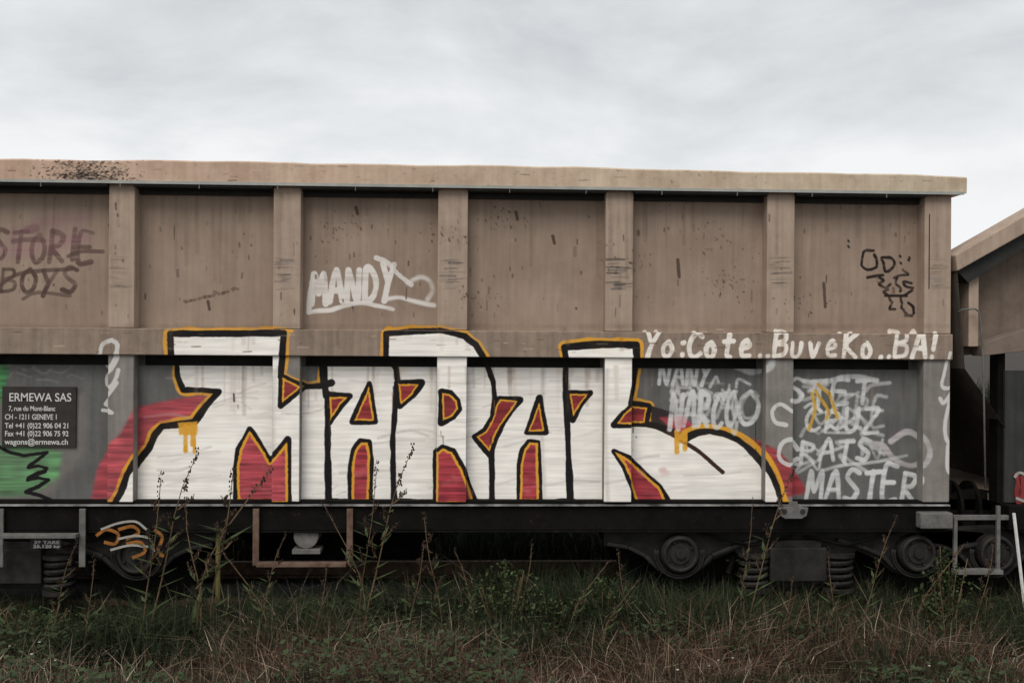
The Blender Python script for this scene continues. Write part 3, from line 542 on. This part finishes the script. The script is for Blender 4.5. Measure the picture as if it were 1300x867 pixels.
# sloping end sheet leaning inward to the bottom
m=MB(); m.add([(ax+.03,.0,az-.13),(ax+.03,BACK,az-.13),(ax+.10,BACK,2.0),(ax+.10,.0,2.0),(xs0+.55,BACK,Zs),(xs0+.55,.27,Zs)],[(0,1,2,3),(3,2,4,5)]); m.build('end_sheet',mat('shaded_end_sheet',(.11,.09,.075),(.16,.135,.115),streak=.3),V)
for yy in (.5,1.1,1.7,2.3):
    m=MB(); m.box(ax+.0,ax+.07,yy,yy+.07,1.2,az-.2); m.build('end_rib',mat('rib_paint',(.12,.10,.085),(.17,.145,.12)),V)
m=MB(); m.box(xs0-.04,xs0+.02,.16,.3,Zse,P(1290,446)[1]); m.box(GX+.25,GX+.31,1.6,1.7,Zse,2.6); m.box(GX+.18,GX+.24,.45,2.6,.7,1.0); m.build('end_stanchion',BEAM,V)
m=MB(); hr=[P(1217,396,.02),P(1222,393,.02),P(1238,392,.02),P(1243,396,.02),P(1247,430,.02),P(1249,500,.02),P(1251,620,.02)]; m.tube([(a,.02,b) for a,b in hr],.008,6); m.build('handrail',LGREY,V,smooth=True)
m=MB(); a=P(1283,650); b=P(1297,772); m.tube([(a[0],-.05,a[1]),(b[0],-.05,b[1])],.014,6); m.build('white_pole',WHITEM,V)
m=MB(); a=P(1211,725); b=P(1270,725); m.box(a[0],b[0],-.05,.05,a[1]-.018,a[1]+.018); m.box(a[0],a[0]+.03,.0,.03,a[1],Zse-.1); m.box(b[0]-.03,b[0],.0,.03,a[1],Zse); m.box(a[0],xs0,.01,.05,Zse-.12,Zse-.08); m.build('end_step',LGREY,V,bevel=.004)
m=MB(); m.box(topx+3,topx+9,BACK,BACK+.1,Zs,Zt); m.box(xs0,topx+9,.3,BACK,Zs-.02,Zs+.04); m.build('far_side_wall',TAUPE_P,V)
bogie(V,PX(1420))
m=MB(); m.cyl((GX-.12+.42,.55,.78),.09,.42,'x'); m.cyl((GX+.27,.55,.78),.22,.03,'x',n=32); m.build('buffer',BEAM,V)
# ------------------------------------------------------------------ ground
GZ=-.30
def hgt(x,y):
    return GZ+.05*np.sin(x*.9+1.3)*np.cos(y*1.1)+.03*np.sin(x*2.7+y*1.9)+np.where(y<-1.2,.04*np.clip(-1.2-y,0,1.5),0)+1.5*np.clip((y-3.4)/2.2,0,1)**1.5  # last term: unseen bank added behind to block daylight under the wagons
gx=np.concatenate([np.linspace(-400,-14,14),np.linspace(-12,12,120),np.linspace(14,400,14)]); gy=np.concatenate([np.linspace(-300,-12,8),np.linspace(-10,5,90),np.linspace(7,600,14)])
A,B=np.meshgrid(gx,gy); Zg=hgt(A,B); nx=len(gx)
me=bpy.data.meshes.new('ground'); me.from_pydata(np.stack([A.ravel(),B.ravel(),Zg.ravel()],1).tolist(),[],[(r*nx+c,r*nx+c+1,(r+1)*nx+c+1,(r+1)*nx+c) for r in range(len(gy)-1) for c in range(nx-1)])
g=bpy.data.objects.new('ground',me); COL.objects.link(g); me.materials.append(mat('earth',(.02,.016,.011),(.045,.034,.024),scale=5,bump=.8,bscale=25)); tag(g,kind='structure')
m=MB(); m.add([(-60,-.35,GZ+.04),(60,-.35,GZ+.04),(60,.3,GZ+.14),(-60,.3,GZ+.14),(60,2.6,GZ+.14),(-60,2.6,GZ+.14),(60,3.2,GZ+.02),(-60,3.2,GZ+.02)],[(0,1,2,3),(3,2,4,5),(5,4,6,7)]); o=m.build('track_ballast',mat('ballast_stones',(.014,.013,.012),(.045,.04,.036),scale=28,bump=1,bscale=30)); tag(o,kind='structure')
for y in (.47,1.94):
    m=MB(); m.box(-40,40,y-.035,y+.035,-.045,0); m.box(-40,40,y-.01,y+.01,-.13,-.046); m.box(-40,40,y-.07,y+.07,-.15,-.131)
    o=m.build('rail',RUST); tag(o,'rusty steel rail under the wagons, '+('on the side nearest the viewer' if y<1 else 'on the far side of the track'),'rail','rails of the siding')
# ------------------------------------------------------------------ grass: one mass of blades
def blades(name,n,xr,yfun,hfun,wfun,cols,label,cat,lean=.35):
    x=rng.uniform(*xr,n); y=yfun(n); z=hgt(x,y); h=hfun(x,y,n); wd=wfun(n); an=rng.uniform(0,2*math.pi,n); ld=rng.uniform(0,2*math.pi,n); le=h*rng.uniform(0,lean*2,n)
    dx,dy=np.cos(an)*wd,np.sin(an)*wd; lx,ly=np.cos(ld)*le,np.sin(ld)*le
    V=np.empty((n,5,3),np.float32)
    V[:,0]=np.stack([x-dx,y-dy,z],1); V[:,1]=np.stack([x+dx,y+dy,z],1)
    V[:,2]=np.stack([x+dx*.75+lx*.35,y+dy*.75+ly*.35,z+h*.6],1); V[:,3]=np.stack([x-dx*.75+lx*.35,y-dy*.75+ly*.35,z+h*.6],1)
    V[:,4]=np.stack([x+lx,y+ly,z+h*(1-.25*np.minimum(le/h,1))],1)
    me=bpy.data.meshes.new(name); me.vertices.add(n*5); me.vertices.foreach_set('co',V.ravel())
    me.loops.add(n*7); base=np.arange(n)[:,None]*5; me.loops.foreach_set('vertex_index',(base+np.array([[0,1,2,3,3,2,4]])).ravel().astype(np.int32))
    me.polygons.add(n*2); ls=np.stack([np.arange(n)*7,np.arange(n)*7+4],1).ravel(); me.polygons.foreach_set('loop_start',ls.astype(np.int32))
    me.update(calc_edges=True); me.validate()
    ca=me.color_attributes.new('tint','FLOAT_COLOR','POINT'); c=cols(x,y,n); cc=np.ones((n,5,4),np.float32); cc[:,:,:3]=c[:,None]; ca.data.foreach_set('color',cc.ravel())
    m=bpy.data.materials.new(name); m.use_nodes=True; T=m.node_tree; bs=T.nodes['Principled BSDF']; at=nn(T,'ShaderNodeAttribute',attribute_name='tint'); T.links.new(at.outputs['Color'],bs.inputs['Base Color']); bs.inputs['Roughness'].default_value=.8; bs.inputs['Specular IOR Level'].default_value=.15
    me.materials.append(m); o=bpy.data.objects.new(name,me); COL.objects.link(o); tag(o,label,cat,kind='stuff'); return o
from math import pi
def clump(x,y,s=1.3,o=0): return .5+.5*np.sin(x*s+o+np.sin(y*1.7+o)*1.5)*np.cos(y*s*1.3+x*.6)
GRN=np.array([.014,.022,.012]); GR2=np.array([.042,.055,.025]); DRY=np.array([.20,.135,.095]); STR=np.array([.36,.29,.21]); BRN=np.array([.115,.055,.036])
def colg(x,y,n):
    k=rng.random(n); dry=np.clip((-y-.42+.5*(clump(x,y,1.1,3)-.5))/.8,0,1)*.85+.15*clump(x,y,2.1,1); t=rng.random(n)<dry*(1-.55*(clump(x,y,.8,6)>.72))
    c=GRN+(GR2-GRN)*k[:,None]; d=np.where(rng.random(n)[:,None]<.12,STR,np.where(rng.random(n)[:,None]<.35,BRN,DRY))*(.38+1.1*k[:,None]**1.5)*(.65+.6*clump(x,y,3.1,7))[:,None]; return np.where(t[:,None],d,c)
def yf(n): return -np.abs(rng.normal(0,1.0,n))*1.15+.35
RHF=lambda x,y,n:((.12+.30*clump(x,y)+.16*clump(x,y,4.3,2)+.30*rng.random(n)**2.5)*np.clip((y+2.9)/2.4,.45,1))
blades('grass_mass',150000,(-6.5,6.8),lambda n: rng.uniform(-2.9,.45,n),RHF,lambda n:rng.uniform(.0018,.0055,n),colg,'rough uncut grass, dark green beside the track and dry brown in front','grass',lean=.75)
def tufts(n): 
    c=rng.uniform(-.75,.15,60); return c[rng.integers(0,60,n)]+rng.normal(0,.10,n)
blades('tall_grass',26000,(-6.5,6.8),lambda n: rng.uniform(-.85,.2,n),lambda x,y,n:.18+.62*clump(x,y,2.2,5)**2*rng.random(n)**.7,lambda n:rng.uniform(.003,.008,n),lambda x,y,n:(GRN+(GR2-GRN)*rng.random(n)[:,None])*1.0,'taller dark green blades crowding against the wheels','grass',lean=.5)
blades('dry_straw',22000,(-6.5,6.8),lambda n: rng.uniform(-2.9,.2,n),lambda x,y,n:(.14+.50*rng.random(n)**2.5*(.4+clump(x,y,.9,2)))*np.clip((y+3.1)/2.3,.5,1),lambda n:rng.uniform(.0010,.0028,n),lambda x,y,n:(STR*(.35+1.1*rng.random(n)[:,None])),'thin pale straw stalks leaning every way through the rough grass','dry grass',lean=.6)
blades('blocker_bank_grass',60000,(-9,9),lambda n: rng.uniform(3.0,6.2,n),lambda x,y,n:.15+.45*rng.random(n),lambda n:rng.uniform(.004,.009,n),colg,'dark uncut grass on the added bank that blocks light behind the wagons','grass')
blades('dead_leaves',26000,(-6.5,6.8),lambda n: -.25-rng.random(n)*2.6,lambda x,y,n:.05+.16*rng.random(n)*np.clip((y+3.4)/2.3,.5,1),lambda n:rng.uniform(.004,.011,n),lambda x,y,n:np.where(rng.random(n)[:,None]<.4,STR,np.where(rng.random(n)[:,None]<.5,BRN*1.3,DRY))*(.3+.9*rng.random(n)[:,None]),'curled dead leaves and broad dry blades lying in the rough grass','dry leaves',lean=1.3)
# broad low leaves in the grass
def leafmass(n):
    x=rng.uniform(-6,6.5,n); y=rng.uniform(-2.0,.15,n); ok=clump(x,y,1.7,4)>.58; x=x[ok]; y=y[ok]; n=len(x)
    v=[];f=[]
    for i in range(n):
        z=hgt(x[i],y[i])+rng.uniform(.06,.42); a=rng.uniform(0,2*pi); l=rng.uniform(.02,.06); w_=l*.45; t=rng.uniform(-.5,.5)
        d=np.array([math.cos(a),math.sin(a),t]); s=np.array([-math.sin(a),math.cos(a),rng.uniform(-.4,.4)]); p=np.array([x[i],y[i],z])
        b=len(v); v+=[tuple(p),tuple(p+d*l*.5+s*w_),tuple(p+d*l),tuple(p+d*l*.5-s*w_)]; f.append((b,b+1,b+2,b+3))
    me=bpy.data.meshes.new('ground_leaves'); me.from_pydata(v,[],f); o=bpy.data.objects.new('ground_leaves',me); COL.objects.link(o); me.materials.append(mat('weed_leaf',(.022,.036,.016),(.055,.075,.032),scale=9,bump=0)); tag(o,'small green weed leaves mixed through the rough grass','weeds',kind='stuff')
leafmass(34000)
# ------------------------------------------------------------------ tall weeds, each one a thing
WS=mat('weed_stem',(.10,.065,.035),(.19,.13,.075),scale=30,bump=0); WH=mat('seed_head',(.028,.018,.014),(.07,.045,.03),scale=40,bump=0); WL=mat('weed_blade',(.04,.062,.022),(.075,.10,.04),scale=12,bump=0)
def weed(h,lean,kind):
    r=empty('tall_weed'); pts=[(lean*t*t+.018*math.sin(t*7+h*9),.03*math.sin(t*5),h*t) for t in np.linspace(0,1,8)]
    m=MB(); m.tube(pts,[.006-.004*t for t in np.linspace(0,1,8)],5)
    br=[]
    for k in range(5 if kind else 3):
        t=.5+.42*k/5; q=(lean*t*t,.0,h*t); s=1 if k%2 else -1; l=.10*h*(1.2-t); e_=(q[0]+s*l*.6+lean*.1,random.uniform(-.04,.04),q[2]+l); m.tube([q,((q[0]+e_[0])/2+s*.01,e_[1]/2,(q[2]+e_[2])/2),e_],.0034,4); br.append((q,e_))
    m.build('stem',WS,r,uv=False)
    for q,e_ in br+[((pts[-2]),(pts[-1]))]:
        m=MB()
        for j in range(34 if kind else 20):
            t=random.uniform(.1,1.25); c=[q[i]+(e_[i]-q[i])*t+random.gauss(0,.007) for i in range(3)]; s=random.uniform(.002,.006)
            m.add([(c[0]-s,c[1],c[2]),(c[0],c[1]-s,c[2]),(c[0]+s,c[1],c[2]),(c[0],c[1]+s,c[2]),(c[0],c[1],c[2]+s*1.8),(c[0],c[1],c[2]-s*1.4)],[(0,1,4),(1,2,4),(2,3,4),(3,0,4),(1,0,5),(2,1,5),(3,2,5),(0,3,5)])
        m.build('seed_head',WH,r,uv=False)
    m=MB()
    for j in range(22):
        t=random.uniform(.04,.72); a=random.uniform(0,2*pi); l=random.uniform(.05,.17); q=Vector((lean*t*t,0,h*t)); d=Vector((math.cos(a),math.sin(a),.35)); s=Vector((-math.sin(a),math.cos(a),0))*.012
        m.add([q,q+d*l*.4+s,q+d*l,q+d*l*.4-s],[(0,1,2,3)])
    m.build('leaves',WL,r,uv=False); return r
def place(src,X,Ytip,y,flipx,s,first):
    if first: o=src
    else:
        o=src.copy(); COL.objects.link(o)
        for ch in src.children: c=ch.copy(); COL.objects.link(c); c.parent=o
    x=P(X,700,y)[0]; z=float(hgt(np.array(x),np.array(y))); zt=P(X,Ytip,y)[1]
    k=(zt-z)/src['hh']; o.location=(x,y,z); o.scale=(k*flipx*s,k,k); return o
protos=[]
for i,(h,ln,kd) in enumerate(((1.2,.28,1),(1.0,.12,1),(.8,.30,0),(.9,.05,0))):
    q=weed(h,ln,kd); q['hh']=h; protos.append([q,False])
spots=[(462,572,-.45,1,0),(458,592,-.4,.7,1),(470,640,-.5,-.7,2),(188,578,-.4,1,0),(182,606,-.5,.8,1),(240,598,-.45,1,2),(268,600,-.4,1,1),(252,640,-.5,-1,3),(950,600,-.4,1,0),(944,640,-.5,.6,3),
 (560,655,-.4,-1,1),(325,680,-.5,1,0),(345,700,-.6,-1,2),(520,690,-.5,1,1),(610,700,-.5,-1,0),(665,690,-.4,1,3),(720,712,-.6,1,2),(800,700,-.5,-1,1),(1095,660,-.4,1,0),(1060,700,-.5,-1,3),(1160,690,-.5,1,2),(1240,690,-.6,1,1),(60,690,-.5,1,0),(20,720,-.6,-1,2),(110,710,-.7,1,3),(400,720,-.7,1,1),(760,735,-.9,1,2),(860,745,-.9,-1,0),(990,735,-.8,1,1),(1200,720,-.8,-1,3)]
special={0:'tallest brown weed stalk in front of the white letters, leaning right',3:'brown seeding weed stalk in front of the leftmost white letter leg',8:'brown weed stalk in front of the rounded right end of the white lettering',18:'brown weed stalk in front of the silver scribbles on the right'}
for i,(X,Yt,y,s,k) in enumerate(spots):
    o=place(protos[k][0],X,Yt,y,1 if s>0 else -1,abs(s),not protos[k][1]); protos[k][1]=True
    tag(o,special.get(i,'thin brown weed stalk with dark seed heads rising from the rough grass'),'weed','tall weeds along the wagon')
# leafy bushes by the right end
def bush(name,X,Y,y,r,hh,label,n=900):
    x,z=P(X,Y,y); m=MB()
    for i in range(n):
        a=random.uniform(0,2*pi); b=random.gauss(0,.45); c=Vector((x+math.cos(a)*abs(b)*r,y+math.sin(a)*abs(b)*r*.6,float(hgt(np.array(x),np.array(y)))+hh*random.random()**.8*(1-.4*abs(b)))); l=random.uniform(.015,.04)
        d=Vector((random.uniform(-1,1),random.uniform(-1,1),random.uniform(-.5,1))).normalized(); s=d.cross(Vector((random.random(),.3,1))).normalized()*l*.4
        m.add([c,c+d*l*.5+s,c+d*l,c+d*l*.5-s],[(0,1,2,3)])
    r_=empty(name); m.build('leaves',WL,r_,uv=False); m=MB()
    for k in range(9): m.tube([(x+random.uniform(-.03,.03),y,GZ),(x+random.uniform(-.25,.25)*r*2,y+random.uniform(-.1,.1),GZ+hh*random.uniform(.6,1))],.004,4)
    m.build('stems',WS,r_,uv=False); tag(r_,label,'bush')
bush('leafy_bush',1200,700,-.45,.30,.95,'leafy dark green bush growing in front of the right end of the wagon',1500)
bush('leafy_bush',700,760,-.5,.45,.5,'low leafy clump in front of the middle of the wagon')
bush('leafy_bush',640,750,-.35,.55,.75,'spreading leafy clump hiding the rail left of the middle axle box',1500)
bush('leafy_bush',770,760,-.3,.35,.62,'dark leafy clump against the wheel below the last white letter',900)
bush('leafy_bush',50,760,-.4,.5,.5,'low leafy clump under the address plate at the far left')
# flowers
WF=mat('white_petal',(.6,.6,.56),(.7,.7,.66),bump=0); YF=mat('yellow_petal',(.6,.32,.03),(.7,.42,.05),bump=0)
def flower(mt,label,grp):
    r=empty('wild_flower'); m=MB(); m.tube([(0,0,0),(.005,0,.14),(0,0,.28)],.0015,4); m.build('stem',WS,r,uv=False); m=MB()
    for k in range(6):
        a=k*pi/3; d=Vector((math.cos(a),math.sin(a),.3))*.011; s=Vector((-math.sin(a),math.cos(a),0))*.006; c=Vector((0,0,.28)); m.add([c,c+d*.6+s,c+d,c+d*.6-s],[(0,1,2,3)])
    m.cyl((0,0,.278),.005,.006,'z',n=6); m.build('petals',mt,r,uv=False); tag(r,label,'flower',grp); return r
pr=flower(WF,'tiny white wild flower in the rough grass','white wild flowers in the grass'); first=True
cl=[(32,800),(50,815),(40,830),(22,845),(70,838),(890,800),(900,815),(915,822),(930,835),(912,838),(884,827),(860,850),(1050,770),(1085,765),(640,800),(600,838),(30,780),(900,845),(945,812),(1180,845),(395,850),(12,820),(58,852)]
def gp(X,Y,dz):   # point on the grass seen at a photo position
    d=fwd+(X-CX)/F*RT-(Y-CY)/F*UP; t=(GZ+dz-CAMP[2])/d[2]; return CAMP+d*t
for X,Y in cl:
    q=gp(X,Y,.28); o=pr if first else pr.copy()
    if not first:
        COL.objects.link(o)
        for ch in pr.children: c=ch.copy(); COL.objects.link(c); c.parent=o
    first=False; o.location=(q[0],q[1],GZ); s=random.uniform(.8,1.3); o.scale=(s,s,1)
pr=flower(YF,'small yellow wild flower in the grass below the rounded white letter','yellow wild flowers in the grass'); first=True
for X,Y in ((737,757),(740,769),(757,778)):
    q=gp(X,Y,.28); o=pr if first else pr.copy()
    if not first:
        COL.objects.link(o)
        for ch in pr.children: c=ch.copy(); COL.objects.link(c); c.parent=o
    first=False; o.location=(q[0],q[1],GZ); o.scale=(1.3,1.3,1)
